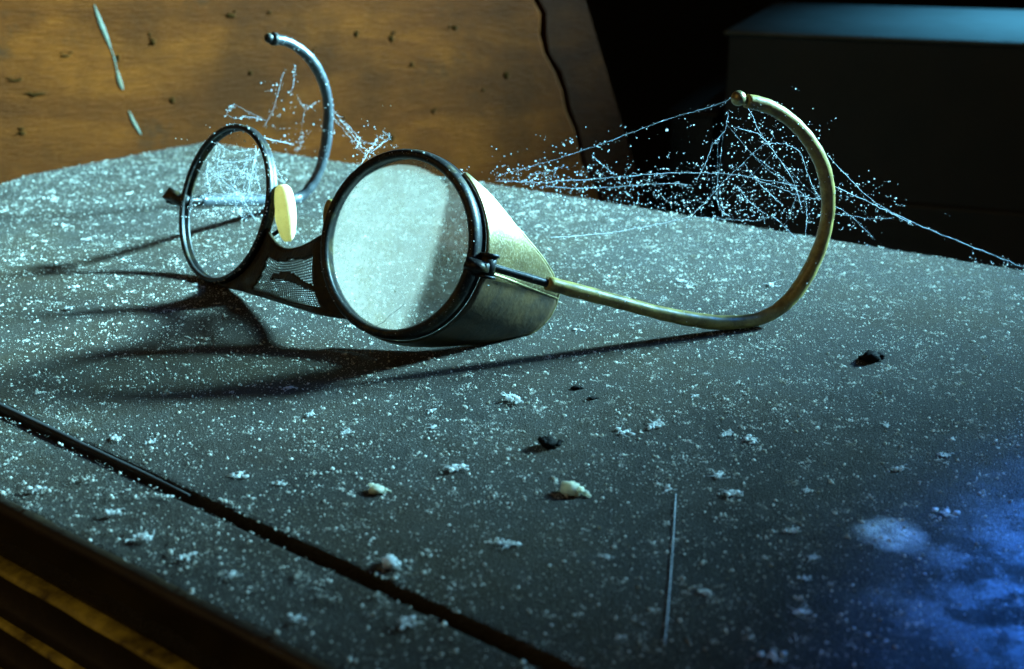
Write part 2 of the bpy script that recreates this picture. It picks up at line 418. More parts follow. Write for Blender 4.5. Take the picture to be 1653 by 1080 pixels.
def mat_simple(name, col, rough=.5, metal=0.0, nscale=80, col2=None, bump=.15, bdist=.0005, detail=4):
    k = NT(name)
    f = k.noise(nscale, detail, .6)
    c = k.mix(k.val(f, .35, .68), col, col2 or tuple(x*.6 for x in col))
    k.set(Base_Color=c, Roughness=rough, Metallic=metal, Normal=k.bump(k.noise(nscale*4, 3), bump, bdist))
    return k.m
def mat_metal_dark():
    k = NT('tarnished_black_metal')
    f = k.val(k.noise(900, 4, .65), .58, .70); w = k.val(k.noise(160, 4, .6), .52, .66)
    c = k.mix(w, (.010, .009, .008), (.050, .036, .013))
    c = k.mix(k.math('MULTIPLY', f, .25), c, (.30, .30, .27))
    k.set(Specular_IOR_Level=.3, Base_Color=c, Roughness=.45, Metallic=.15, Normal=k.bump(k.noise(1200, 3), .3, .0002))
    return k.m
def mat_shield():
    k = NT('tarnished_brass_gauze')
    f = k.noise(1700, 4, .7); w = k.noise(120, 5, .6)
    c = k.mix(k.val(w, .35, .7), (.21, .145, .045), (.09, .058, .016))
    c = k.mix(k.val(f, .50, .66), c, (.34, .28, .15))
    c = k.mix(k.ramp(k.noise(2600, 2), [(.60, (0,0,0)), (.68, (1,1,1))]), c, (.04, .028, .012))
    k.set(Base_Color=c, Roughness=k.math('ADD', k.math('MULTIPLY', f, .25), .28), Metallic=.7, Normal=k.bump(f, .4, .0002), Coat_Weight=.6, Coat_Roughness=.3)
    tr = k.shader('Translucent', Color=(.60, .34, .13))
    k.surface(k.mixs(.10, k.b.outputs[0], tr))
    return k.m
def mat_lens_front():
    k = NT('dust_filmed_glass')
    big = k.noise(55, 5, .6); fine = k.noise(900, 4, .65)
    film = k.math('ADD', k.math('MULTIPLY', k.val(big, .3, .72), .22), k.math('MULTIPLY', k.val(fine, .35, .7), .16))
    film = k.math('ADD', film, .36, True)
    spots = k.ramp(k.vor(230), [(.055, (1,1,1)), (.09, (0,0,0))])
    c = k.mix(k.math('MULTIPLY', spots, k.val(k.noise(200), .5, .6)), (.37, .30, .235), (.10, .07, .03))
    c = k.mix(k.val(k.noise(60, 6, .7), .50, .74), c, (.25, .18, .11))
    c = k.mix(k.math('MULTIPLY', k.val(k.noise(1400, 3, .6), .52, .68), .45), c, (.22, .17, .11))
    tr = k.shader('Translucent', Color=c); df = k.shader('Diffuse', Color=c)
    dust = k.mixs(.30, tr, df)
    clear = k.shader('Transparent', Color=(.95, .97, .95)); gl = k.shader('Glossy', Color=(1., 1., 1.), Roughness=.12)
    s = k.mixs(film, clear, dust)
    k.surface(k.mixs(.035, s, gl))
    return k.m
def mat_lens_back():
    k = NT('clear_lens_back')
    clear = k.shader('Transparent', Color=(.97, .98, .97)); gl = k.shader('Glossy', Color=(1., 1., 1.), Roughness=.1)
    k.surface(k.mixs(.03, clear, gl)); return k.m
def mat_dust(name, col, f=.5, scale=600, col2=None):
    k = NT(name)
    c = k.mix(k.val(k.noise(scale, 3), .4, .65), col, col2 or tuple(x*.7 for x in col))
    k.surface(k.mixs(f, k.shader('Diffuse', Color=c), k.shader('Translucent', Color=c)))
    return k.m
def mat_temple(name, a, b, tr=0.0):
    k = NT(name)
    f = k.val(k.noise(260, 5, .65), .4, .68); d = k.val(k.noise(1300, 4, .6), .60, .72)
    c = k.mix(f, a, b); c = k.mix(k.math('MULTIPLY', d, .5), c, (.05, .04, .02))
    k.set(Base_Color=c, Roughness=.38, Normal=k.bump(k.noise(700, 4), .25, .0003))
    if tr: k.surface(k.mixs(tr, k.b.outputs[0], k.shader('Translucent', Color=b)))
    return k.m
M_TABLE = mat_table(); M_BOARD = mat_wood_board(); M_PLANK = mat_wood_board('shade_darkened_wood', .38); M_BLACK = mat_metal_dark(); M_SHIELD = mat_shield()  # M_PLANK: board wood darkened in colour to paint the light fading off
M_SHIELD_DARK = mat_simple('dark_brown_lower_shield', (.065, .034, .007), .5, 0, 160, (.018, .010, .003), .35, .0003, 5)  # darker brown for the shield faces below the seam
M_LENS = mat_lens_front(); M_LENSB = mat_lens_back()
M_GRAIN = mat_dust('pale_dust', (.84, .82, .74), .5, 420, (.30, .26, .19))
M_LINT = mat_dust('white_lint', (.90, .90, .86), .6)
M_FLAKE = mat_dust('cream_flake', (.95, .92, .76), .7)
M_SILK = mat_dust('cobweb_silk', (.80, .84, .86), .5)
M_SPECK = mat_dust('caught_dust', (.85, .86, .84), .5)
M_PELLET = mat_simple('black_crumb_material', (.012, .010, .008), .7, 0, 900, bump=.5)
M_PELLET.node_tree.nodes['Principled BSDF'].inputs['Specular IOR Level'].default_value = .05
M_AMBER = mat_temple('yellowed_rubber', (.34, .25, .065), (.13, .08, .02), .08)
M_SLATE = mat_temple('slate_grey_rubber', (.030, .036, .040), (.018, .021, .024))
M_IVORY = mat_temple('ivory_celluloid', (.88, .74, .46), (.80, .60, .30), .45)
M_LEATHER = mat_simple('worn_dark_leather', (.014, .010, .006), .6, 0, 260, (.040, .027, .008), .6, .0004)
M_LEATHER.node_tree.nodes['Principled BSDF'].inputs['Specular IOR Level'].default_value = .15
M_WIRE = mat_simple('blackened_wire', (.02, .016, .010), .55, .2, 500, (.05, .04, .02))
M_EDGE = mat_simple('brass_edge_wire', (.34, .27, .12), .38, .6, 500, (.12, .09, .04))
M_BEAD = mat_simple('lit_gold_bead', (.55, .42, .06), .45, 0, 140, (.06, .035, .008), .4, .0006, 6)  # bead gold brightened in colour so the ridges read as lit
M_OAK = mat_simple('dark_varnished_oak', (.030, .018, .006), .5, 0, 60, (.014, .008, .004), .3, .0006, 6)
M_GROOVE = mat_simple('dark_groove', (.010, .008, .006), .8)
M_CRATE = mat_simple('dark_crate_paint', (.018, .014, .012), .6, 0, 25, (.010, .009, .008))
M_CRATETOP = mat_simple('pale_crate_top', (.10, .13, .15), .6, 0, 35, (.06, .08, .09))  # blue-grey top, paler than the box body
M_FLOOR = mat_simple('dark_floor', (.03, .026, .022), .7)
M_WALL = mat_simple('void_dark_wall', (.008, .007, .006), .8)  # near-black colour paints the unlit void at the back
M_MARK = mat_simple('pale_paint_mark', (.16, .18, .13), .5, 0, 300, (.12, .09, .04), .4)
M_NICK = mat_simple('dark_nick', (.04, .016, .004), .8)
M_NICK.node_tree.nodes['Principled BSDF'].inputs['Specular IOR Level'].default_value = 0
M_CRACK = mat_simple('lens_crack', (.20, .20, .17), .5)

# ------------------------------------------------------------------ the setting
z_floor = -0.70
tag(obj('floor', [(-3, -1.5, z_floor), (3, -1.5, z_floor), (3, 4, z_floor), (-3, 4, z_floor)], [(0, 1, 2, 3)], M_FLOOR, smooth=False), kind='structure')
tag(obj('wall', *prism([(-3, 2.2), (3, 2.2), (3, 2.3), (-3, 2.3)], z_floor, 1.2), M_WALL, smooth=False), kind='structure')

# ------------------------------------------------------------------ the cabinet that carries everything
back = mm(TABLE_BACK); left = mm(TABLE_LEFT); seam = mm(SEAM); front = mm(FRONT)
def extend(a, b, t): return a + (b-a).normalized()*t
seam_l = extend(seam[0], seam[0] - (seam[-1]-seam[0]), .13); seam_r = extend(seam[-1], seam[-1] + (seam[-1]-seam[0]), .26)
front_l = extend(front[0], front[0] - (front[-1]-front[0]), .13); front_r = extend(front[-1], front[-1] + (front[-1]-front[0]), .28)
back_r = extend(back[-1], back[-1] + (back[-1]-back[-2]), .20)
left_end = left[-1]
sd = (seam[-1]-seam[0]).normalized(); sn = Vector((-sd.y, sd.x, 0))      # sn points to the back
gap = 0.0020
top_poly = [seam_l + sn*gap, seam_r + sn*gap, back_r] + back[::-1] + left[1:]
cab = tag(empty('cabinet', (0.02, 0.35, z_floor)), 'old dark cabinet with a dusty flat top and reeded brown front edge', 'cabinet')
top = obj('top_panel', *prism(top_poly, -0.016, 0.0), M_TABLE, cab, smooth=False)
bevel(top, .0012, 3)
strip = obj('front_rail', *prism([front_l, front_r, seam_r - sn*.0004, seam_l - sn*.0004], -0.016, -0.0006), M_TABLE, cab, smooth=False)
bevel(strip, .0014, 3)
# rebate under the seam
obj('seam_rebate', *prism([seam_l - sn*.004, seam_r - sn*.004, seam_r + sn*.006, seam_l + sn*.006], -0.022, -0.0161), M_GROOVE, cab, smooth=False)
# dark tube painting the slab's thicker shadow along part of the seam
seam_shade = [p + sn*gap*.45 + Vector((0, 0, .0001)) for p in spline([seam_l] + seam[:3], 6)]
rn = random.Random(2)
obj('seam_shadow_strip', *tube(seam_shade, [.0011*(1 - .85*(i/len(seam_shade))**3) for i in range(len(seam_shade))], 6, jitter=.12, rng=rn), M_GROOVE, cab)
# reeded front: each reed a part, running along the front edge
fd = (front[-1]-front[0]).normalized(); fn = Vector((fd.y, -fd.x, 0))     # fn points out of the front
if fn.y > 0: fn = -fn
def sweep(prof, a, b, n=40, wob=.0003, rng=rn):
    V, Fc = [], []
    m = len(prof)
    for i in range(n+1):
        p = a + (b-a)*(i/n)
        for (o_, z_) in prof: V.append(p + fn*(o_ + rng.uniform(-wob, wob)*.5) + Vector((0, 0, z_ + rng.uniform(-wob, wob)*.5)))
    for i in range(n):
        for j in range(m):
            l = (j+1) % m; Fc.append((i*m+j, i*m+l, (i+1)*m+l, (i+1)*m+j))
    Fc.append(tuple(range(m))); Fc.append(tuple(range(n*m+m-1, n*m-1, -1)))
    return V, Fc
fl0 = front_l.copy(); fr0 = front_r.copy()
obj('front_edge', *sweep([(-.003, -.0165), (-.0006, -.0165), (.0006, -.0045), (.0016, -.0036), (.0019, -.0024), (.0014, -.0014), (-.0003, -.0007), (-.003, -.0012)], fl0, fr0), M_OAK, cab)
for i in range(5):
    z0 = -.0172 - i*.0150
    obj('bead', *sweep([(-.004, z0 - .0022)] + [(.0010 + .0014*math.sin(math.pi*(j+.5)/7), z0 - .0022*(j+.5)/7) for j in range(7)][::-1] + [(-.004, z0)], fl0, fr0, 70, .0005), M_BEAD, cab)
    obj('cove', *sweep([(-.004, z0 - .0024), (.0003, z0 - .0024), (-.0012, z0 - .0060), (-.0016, z0 - .0095), (-.0006, z0 - .0130), (.0008, z0 - .0148), (-.004, z0 - .0148)], fl0, fr0), M_OAK, cab)
carc = [left_end, front_l + Vector((0, .0, 0)), front_r, back_r] + back[::-1][:1] + [back[0]]
body_poly = [front_l - fn*.004, front_r - fn*.004, back_r - Vector((.01, .01, 0)), back[0] - Vector((-.004, .012, 0)), left[4] + Vector((.012, -.004, 0)), left_end + Vector((.012, 0, 0))]
obj('carcass', *prism(body_poly, z_floor, -0.0225), M_OAK, cab, smooth=False)

# ------------------------------------------------------------------ boards and boxes behind
bs = Vector((.866, .5, 0)); bnm = Vector((.5, -.866, 0)); bo = Vector((-.179, .657, 0))
def board(name, s_of_z, label, thick, off, mat, parent=None):
    V, Fc = [], []
    n = len(s_of_z)
    for o_ in (off, off-thick):
        for z, s0, s1 in s_of_z:
            V.append(bo + bs*s0 + bnm*o_ + Vector((0, 0, z))); V.append(bo + bs*s1 + bnm*o_ + Vector((0, 0, z)))
    for i in range(n-1):
        a = 2*i
        Fc.append((a, a+1, a+3, a+2)); b = 2*n + a; Fc.append((b, b+2, b+3, b+1))
        Fc.append((a, a+2, b+2, b)); Fc.append((a+1, b+1, b+3, a+3))
    Fc.append((0, 2*n, 2*n+1, 1)); e = 2*(n-1); Fc.append((e, e+1, 2*n+e+1, 2*n+e))
    return obj(name, V, Fc, mat, parent, smooth=False, base=bo + Vector((0, 0, z_floor)))
rb = random.Random(7)
zz = [z_floor + .001] + [-.3 + i*.012 for i in range(56)]
def lin(z): return .2465 - .385*max(-.12, min(.2, z))
def crack(z): return lin(z) + .0022*math.sin(z*160) + .0015*math.sin(z*410+1)
bd = board('wooden_board', [(z, -.55, crack(z) - .0035 - abs(rb.gauss(0, .0011))) for z in zz], '', .018, 0.0, M_BOARD)
tag(bd, 'broad brown stained wooden board standing behind the cabinet', 'board')
pl = board('wooden_plank', [(z, crack(z) + .001 + abs(rb.gauss(0, .0006)), lin(z) + .036) for z in zz], '', .016, -.004, M_PLANK)
tag(pl, 'narrow wooden plank standing edge to edge beside the broad stained board', 'plank')
bev = bd.modifiers.new('bevel', 'BEVEL'); bev.width = .0012; bev.segments = 1; bev.limit_method = 'ANGLE'
# marks on the board
def board_pt(x, y, z, off=.0006): return Vector((x*MM, y*MM, z*MM)) + bnm*off
def board_mark(name, pts, rads, mat):
    V_, F_ = tube(pts, rads, 8)
    V_ = [v - bnm*((v - bo).dot(bnm) - .0002)*.9 for v in V_]
    o = obj(name, V_, F_, mat)
    o.parent = bd; o.location = -bd.location
    return o
P1 = spline([board_pt(-209.5, 640, 65), board_pt(-208, 641, 57), board_pt(-205.5, 642.5, 47), board_pt(-203.5, 643.3, 39)], 5)
board_mark('paint_mark', P1, [.0002 + .0010*math.sin(math.pi*min(1, i/(len(P1)-1)*1.15))**1 if i/(len(P1)-1)*1.15 < 1 else .0004 for i in range(len(P1))], M_MARK)
P2 = spline([board_pt(-202.8, 643.7, 32), board_pt(-202, 644, 26), board_pt(-201, 644.6, 22)], 4)
board_mark('paint_mark', P2, [.0004 + .0009*math.sin(math.pi*i/(len(P2)-1)) for i in range(len(P2))], M_MARK)
P4 = spline([P1[-1], P2[0]], 4)
board_mark('paint_mark', P4, [.0004]*len(P4), M_MARK)
P3 = spline([board_pt(-199.5, 645.5, 11), board_pt(-197.5, 646.6, 4), board_pt(-195, 648, -2)], 4)
board_mark('paint_mark', P3, [.0003 + .0006*math.sin(math.pi*i/(len(P3)-1)) for i in range(len(P3))], M_MARK)
def on_board(s, z): return bo + bs*(s*MM) + bnm*.0002 + Vector((0, 0, z*MM))
rk = random.Random(3)
for s_, z_, rx_, rz_ in [(-7.5, 45.0, 2.26, 2.73), (-0.4, 14.5, 2.27, 2.76), (43.5, 25.6, 1.54, 2.10), (56.1, 56.9, 1.93, 1.40), (105.9, 42.8, 1.98, 3.24), (127.5, 39.1, 2.00, 3.64), (125.4, -17.4, 2.84, 2.95), (203.0, 12.8, 2.95, 3.83), (-51.9, 40.9, 4.45, 1.01), (-67.5, 23.1, 8.16, 1.35), (-77.2, 4.4, 2.97, 2.03), (-76.8, 30.5, 5.91, 1.01), (139.9, 23.3, 1.62, 1.84), (79.6, 35.2, 1.17, 1.42), (153.2, -4.7, 1.64, 1.86), (186.7, 5.5, 1.67, 1.52), (168.5, 42.8, 3.28, 1.87), (96.1, -3.3, 1.19, 1.81), (34.5, 56.4, 3.82, 2.08), (-26.1, 38.7, 1.50, 2.04), ]:
    V_, F_ = [], []
    for q_ in range(4):
        f_ = 1.0 if q_ == 0 else rk.uniform(.3, .6)
        v_, g_ = ball((0 if q_ == 0 else rk.gauss(0, .6)*rx_*MM, 0, 0 if q_ == 0 else rk.gauss(0, .6)*rz_*MM), rx_*MM*f_*.55, .00022, rz_*MM*f_*.55, 9, 6, .3, rk)
        F_ += [tuple(i + len(V_) for i in t_) for t_ in g_]; V_ += v_
    c_ = on_board(s_, z_)
    V_ = [c_ + bs*v.x + bnm*v.y + Vector((0, 0, v.z)) for v in V_]
    o = obj('nick', V_, F_, M_NICK); o.parent = bd; o.location = -bd.location

def turned_box(name, corner, ang, w, d, z1, mat, matt, label, cat, lid=.004):
    e = empty(name, (corner[0], corner[1], z_floor))
    ux = Vector((math.cos(R(ang)), math.sin(R(ang)), 0)); uy = Vector((-ux.y, ux.x, 0)); c = Vector((corner[0], corner[1], 0))
    def q(i, o_=0): return [c - ux*o_ - uy*o_, c + ux*(w+o_) - uy*o_, c + ux*(w+o_) + uy*(d+o_), c - ux*o_ + uy*(d+o_)]
    b = obj('box_body', *prism(q(0), z_floor, z1 - lid), mat, e, smooth=False)
    l = obj('box_lid', *prism(q(0, .004), z1 - lid + .0005, z1), matt, e, smooth=False)
    bevel(l, .002); 
    for zc in (-.12, -.24):
        s = obj('box_slat', *prism([c - uy*.006 + ux*.002, c - uy*.006 + ux*(w-.002), c + uy*.002 + ux*(w-.002), c + uy*.002 + ux*.002], zc - .03, zc + .03), mat, e, smooth=False); bevel(s, .002)
    return tag(e, label, cat)
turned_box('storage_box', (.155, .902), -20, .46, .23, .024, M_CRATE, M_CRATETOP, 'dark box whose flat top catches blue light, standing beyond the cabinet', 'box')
turned_box('storage_box', (.118, .915), -20, .030, .19, -.035, M_CRATE, M_FLOOR, 'low dark narrow box pressed against the side of the blue-topped box', 'box')

# ------------------------------------------------------------------ the goggles
gog = tag(empty('safety_goggles', (-0.03, 0.35, 0)), 'old safety goggles with one clouded round lens, one empty ring and hooked ear wires', 'goggles')
# rim of the glazed eye: front bead, channel, rear collar
def circ_prof(r, d, rr, n=8): return [(r + rr*math.cos(2*math.pi*i/n), d + rr*math.sin(2*math.pi*i/n)) for i in range(n)]
rim = obj('lens_rim', *revolve(loc_r, [(26.1, -.2), (25.5, -1.3), (24.3, -1.6), (23.5, -1.0), (23.4, .0), (23.8, .5), (23.9, 3.4), (25.6, 3.8), (26.2, 3.6), (25.6, 3.2), (25.6, 2.2), (26.3, 1.2)]), M_BLACK, gog)
rim2 = obj('lens_rim', *revolve(loc_l, [(26.1, -.4), (25.6, -1.1), (24.7, -1.2), (24.2, -.7), (24.3, -.1), (25.1, .2), (25.1, 1.2), (24.3, 1.5), (24.2, 2.1), (24.8, 2.6), (25.6, 2.5), (26.1, 1.8), (25.8, .9), (25.8, .4)]), M_BLACK, gog)
rim2['label'] = 'thin black empty ring without glass'
# lens: a solid, gently domed disc
def lens_mesh():
    V, Fc, fm = [], [], []
    rr = [0, 4, 8, 12, 16, 19, 21.5, 23.2, 23.75]; seg = 72
    def dome(r): return -1.5*(1 - (r/23.75)**2)
    V.append(loc_r(0, 0, dome(0) + 1.9))
    for r in rr[1:]:
        for k in range(seg): V.append(loc_r(360*k/seg, r, dome(r) + 1.9))
    nb = len(V)
    V.append(loc_r(0, 0, dome(0) + 3.4))
    for r in rr[1:]:
        for k in range(seg): V.append(loc_r(360*k/seg, r, dome(r) + 3.4))
    for o_, flip, mi in ((0, False, 0), (nb, True, 1)):
        for k in range(seg):
            f = (o_, o_+1+k, o_+1+(k+1) % seg); Fc.append(f if flip else f[::-1]); fm.append(mi)
        for i in range(len(rr)-2):
            for k in range(seg):
                a = o_+1+i*seg+k; b = o_+1+i*seg+(k+1) % seg
                f = (a, a+seg, b+seg, b); Fc.append(f if flip else f[::-1]); fm.append(mi)
    e = (len(rr)-2)*seg+1
    for k in range(seg):
        l = (k+1) % seg
        Fc.append((e+k, nb+e+k, nb+e+l, e+l)); fm.append(1)
    return V, Fc, fm
lv, lf, lm = lens_mesh()
lens = obj('lens', lv, lf, None, gog, mats=[M_LENS, M_LENSB], fmat=lm)
def lens_pt(a, b, lift=.15):
    r2 = a*a + b*b
    d = -1.5*(1 - r2/23.75**2) + 1.9 - lift
    return (C_R + X_R*a + U_R*b - N_R*d)*MM
obj('crack', *tube(spline([lens_pt(*p) for p in [(-3.1, -23.2), (-.6, -21.6), (1.2, -19.4), (4.6, -16.6), (5.4, -15)]], 5), .00006, 5), M_CRACK, lens)
obj('crack', *tube(spline([lens_pt(*p) for p in [(8.3, -11.7), (10.4, -12.6), (13.0, -12.4), (16, -13.2), (18.6, -13.4)]], 5), .00006, 5), M_CRACK, lens)
# side shield: a flaring cup from the rim to its wired edge
edge = [(56, 4.4), (50, 5.4), (44, 7.4), (33, 11), (23, 15.5), (14, 22), (7, 28), (0, 33.2), (-7, 36.8), (-14, 38.6), (-22, 38.4), (-30, 36.8), (-38, 33.0), (-45, 27), (-52, 20), (-60, 15), (-72, 10), (-86, 7), (-100, 5), (-112, 4.4)]
def edge_d(th):
    for (a, da), (b, db) in zip(edge, edge[1:]):
        if b <= th <= a: return da + (db-da)*(a-th)/(a-b)
    return edge[-1][1]
def shield_pt(th, d, lift=0.0):
    rad = 25.7 + .155*d + lift
    if -60 < th < -10: rad += 1.0*math.sin(math.pi*(th+60)/50)*min(1, d/20)*.5
    crease = math.exp(-((th+8)/3.2)**2)*.7*min(1, d/8)
    p = loc_r(th, rad + crease, d)
    p.z = max(p.z, .0006)
    return p
def shield_mesh():
    V, Fc = [], []
    nt, nv = 110, 18
    for i in range(nt+1):
        th = 56 - 168*i/nt
        D = edge_d(th)
        for j in range(nv+1): V.append(shield_pt(th, 3.6 + (max(D, 4.0) - 3.6)*j/nv))
    for i in range(nt):
        for j in range(nv):
            a = i*(nv+1)+j; Fc.append((a, a+1, a+nv+2, a+nv+1))
    return V, Fc
sv, sf = shield_mesh()
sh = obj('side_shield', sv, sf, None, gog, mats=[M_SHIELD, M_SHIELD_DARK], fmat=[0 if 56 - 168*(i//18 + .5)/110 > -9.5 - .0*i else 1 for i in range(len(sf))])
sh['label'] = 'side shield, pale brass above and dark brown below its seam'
md = sh.modifiers.new('solidify', 'SOLIDIFY'); md.thickness = .0006; md.offset = -1
ew = [shield_pt(56 - 168*i/150, edge_d(56 - 168*i/150), .1) for i in range(151)]
obj('edge_wire', *tube(ew, .00062, 8), M_EDGE, sh)
sw = [shield_pt(-6.5 - 5*i/30, 5 + (edge_d(-11.5) - 5)*i/30, .25) for i in range(31)]
obj('seam_wire', *tube(sw, .00050, 6), M_EDGE, sh)
# hinge and ear wire of the glazed eye
H1 = Vector(HINGE_RIGHT[0])*MM
wire = mm(WIRE_RIGHT)
hv = [tube([loc_r(-4.5, 24.2, -1.3), loc_r(-4.5, 27.5, -.6), loc_r(-4.5, 29.0, 1.6)], [.0021, .0021, .0017], 4)]
ax = U_R*MM
hv.append(tube([wire[0] - ax*2.7, wire[0] + ax*2.7], .0021, 12)); hv.append(tube([wire[0] - ax*3.4, wire[0] - ax*2.6], .0026, 12)); hv.append(tube([wire[0] + ax*2.4, wire[0] + ax*3.3], .0026, 12))
hv.append(tube([loc_r(-4.5, 28.0, .5), wire[0]], .0017, 8))
obj('hinge', *merge(hv), M_BLACK, gog)
tr = spline(mm(TEMPLE_RIGHT), 8)
rt = random.Random(4)
def sleeve(P, r): return [r*(.90 + .10*math.sin(math.pi*i/len(P)) + .05*math.sin(i*.23) + .025*math.sin(i*1.3)) for i in range(len(P))]
temple = obj('temple', *tube(tr, sleeve(tr, .0021), 14), M_AMBER, gog)
temple['label'] = 'yellowed hooked ear piece'
obj('temple_wire', *tube(spline([wire[0], wire[1], wire[2], wire[2] + (wire[2]-wire[1])*.3], 5), .00115, 10, jitter=.06, rng=rt), M_BLACK, temple)
tip = (Vector(TIP_RIGHT[0])*MM).lerp(tr[-1], .28)
obj('ball_tip', *merge([ball(tip, .0021, .0021, .0021, 16, 10), tube([tr[-1] + (tr[-2]-tr[-1])*.5, tr[-1], tip], .0010, 8)]), M_EDGE, temple)
# hinge and ear wire of the empty ring
tl_ = spline(mm(TEMPLE_LEFT), 8)
H2 = Vector(HINGE_LEFT[0])*MM
t2 = obj('temple', *tube(tl_, sleeve(tl_, .0021), 14), M_SLATE, gog)
t2['label'] = 'slate grey hooked ear piece'
obj('temple_wire', *tube([H2, tl_[0] + (tl_[0]-H2)*.02, tl_[3]], .0013, 8), M_BLACK, t2)
e2 = tl_[-1]; dd = (tl_[-1]-tl_[-3]).normalized()
obj('tip_cap', *merge([tube([e2 - dd*.001, e2 + dd*.0008], .0025, 12), ball(e2 + dd*.0022, .0019)]), M_BLACK, t2)
hx = X_L*MM
obj('hinge', *merge([tube([H2 - hx*10.0, H2 - hx*4.5, H2 + hx*2.2], [.0030, .0026, .0024], 4, jitter=.05, rng=rt), tube([H2 - hx*9.4 - U_L*MM*2.6, H2 - hx*9.4 + U_L*MM*2.4], .0013, 8)]), M_BLACK, gog)
# nose bridge: leather binding round a woven wire panel
bt = mm(BRIDGE_TOP); bb = mm(BRIDGE_BOTTOM); bl = mm(BRIDGE_LEFT); br = mm(BRIDGE_RIGHT)
def resample(P, n):
    S = spline(P, 8); L = [0]
    for a, b in zip(S, S[1:]): L.append(L[-1] + (b-a).length)
    out = []; j = 0
    for i in range(n+1):
        t = L[-1]*i/n
        while j < len(L)-2 and L[j+1] < t: j += 1
        f = (t-L[j])/max(1e-12, L[j+1]-L[j]); out.append(S[j].lerp(S[j+1], min(1, max(0, f))))
    return out
NB, MB_ = 60, 36
bt[0] = bl[0]; bt[-1] = br[0]; bb[0] = bl[-1]; bb[-1] = br[-1]
cT, cB, cL, cR = resample(bt, NB), resample(bb, NB), resample(bl, MB_), resample(br, MB_)
bulge = Vector((-.45, -.85, .1))*.0022
def at_grid(C, x):
    x = min(max(x, 0), len(C)-1.0001); i = int(x); return C[i].lerp(C[i+1], x-i)
def bridge_pt(s, t):
    T, B, Lf, Rt = at_grid(cT, s*NB), at_grid(cB, s*NB), at_grid(cL, t*MB_), at_grid(cR, t*MB_)
    p = T*(1-t) + B*t + Lf*(1-s) + Rt*s - (cT[0]*(1-s)*(1-t) + cT[-1]*s*(1-t) + cB[0]*(1-s)*t + cB[-1]*s*t)
    return p + bulge*(4*s*(1-s))*(.3 + t*(1-t)*2)
V, Fc = [], []
for j in range(MB_+1):
    for i in range(NB+1): V.append(bridge_pt(i/NB, j/MB_))
rl = random.Random(8)
def solid(s, t):
    if t < .15 + .03*math.sin(9*s) or t > .84 - .05*math.sin(5*s+1): return True
    if s < .15 + .10*t or s > .90: return True
    c = .40 + .22*(s-.5) - .10*math.cos(6.0*(s-.55)) + .06
    if abs(t - c) < .055 + .012*math.sin(13*s) and s > .33: return True
    return False
for j in range(MB_):
    for i in range(NB):
        if solid((i+.5)/NB, (j+.5)/MB_):
            a = j*(NB+1)+i; Fc.append((a, a+1, a+NB+2, a+NB+1))
used = sorted({i for f in Fc for i in f}); mp = {u: k for k, u in enumerate(used)}
nb_ = obj('nose_bridge', [V[u] for u in used], [tuple(mp[i] for i in f) for f in Fc], M_LEATHER, gog)
nb_['label'] = 'dark leather bound nose bridge with a wire mesh panel'
md = nb_.modifiers.new('solidify', 'SOLIDIFY'); md.thickness = .0009; md.offset = 0
obj('binding', *tube([p + bulge*.05 for p in cT], .0008, 8), M_LEATHER, nb_)
obj('binding', *tube([p + bulge*.05 for p in cB], .0010, 8), M_LEATHER, nb_)
ws = []
for i in range(3, 46):
    s = i/46; ws.append(tube([bridge_pt(s, t/14) for t in range(1, 14)], .00016, 4))
for j in range(2, 26):
    t = j/27; ws.append(tube([bridge_pt(s/20, t) for s in range(1, 20)], .00016, 4))
tag(obj('wire_mesh', *merge(ws), M_WIRE, nb_), kind='stuff')
# nose pads
def pad(a, b, w, th, nx, mat, name='nose_pad'):
    a, b = Vector(a), Vector(b); ax = (b-a); L_ = ax.length; ax.normalize()
    x = (Vector(nx) - ax*Vector(nx).dot(ax)).normalized(); y = ax.cross(x)
    V, Fc = [], []
    n, seg = 18, 18
    for i in range(n+1):
        u = i/n
        prof = (math.sin(math.pi*min(1, max(0, u*.985+.0075)))**.30)*(1 - .22*u)
        for k in range(seg):
            an = 2*math.pi*k/seg
            V.append(a + ax*L_*u + x*math.cos(an)*w*prof + y*math.sin(an)*th*prof)
    for i in range(n):
        for k in range(seg):
            l = (k+1) % seg; Fc.append((i*seg+k, i*seg+l, (i+1)*seg+l, (i+1)*seg+k))
    Fc.append(tuple(range(seg-1, -1, -1))); Fc.append(tuple(range(n*seg, (n+1)*seg)))
    return obj(name, V, Fc, mat, gog)
pd = mm(PADS)
p1 = pad(pd[0] + Vector((.0008, 0, .0008)), pd[1] + Vector((.0008, 0, -.0004)), .0040, .0034, (.93, -.36, 0), M_IVORY); p1['label'] = 'ivory coloured nose pad'
obj('pad_arm', *tube(spline([loc_l(-12, 25.4, 1.0), pd[1].lerp(pd[0], .12) + Vector((-.004, .001, -.0006)), pd[1].lerp(pd[0], .25) + Vector((0, .002, 0))], 5), .0007, 8), M_BLACK, p1)
p2 = pad(pd[2], pd[3], .0026, .0022, (.85, -.5, 0), M_AMBER)
obj('pad_arm', *tube([loc_r(165, 25.4, 3.5), pd[3].lerp(pd[2], .4) + Vector((.001, 0, 0))], .0007, 8), M_BLACK, p2)
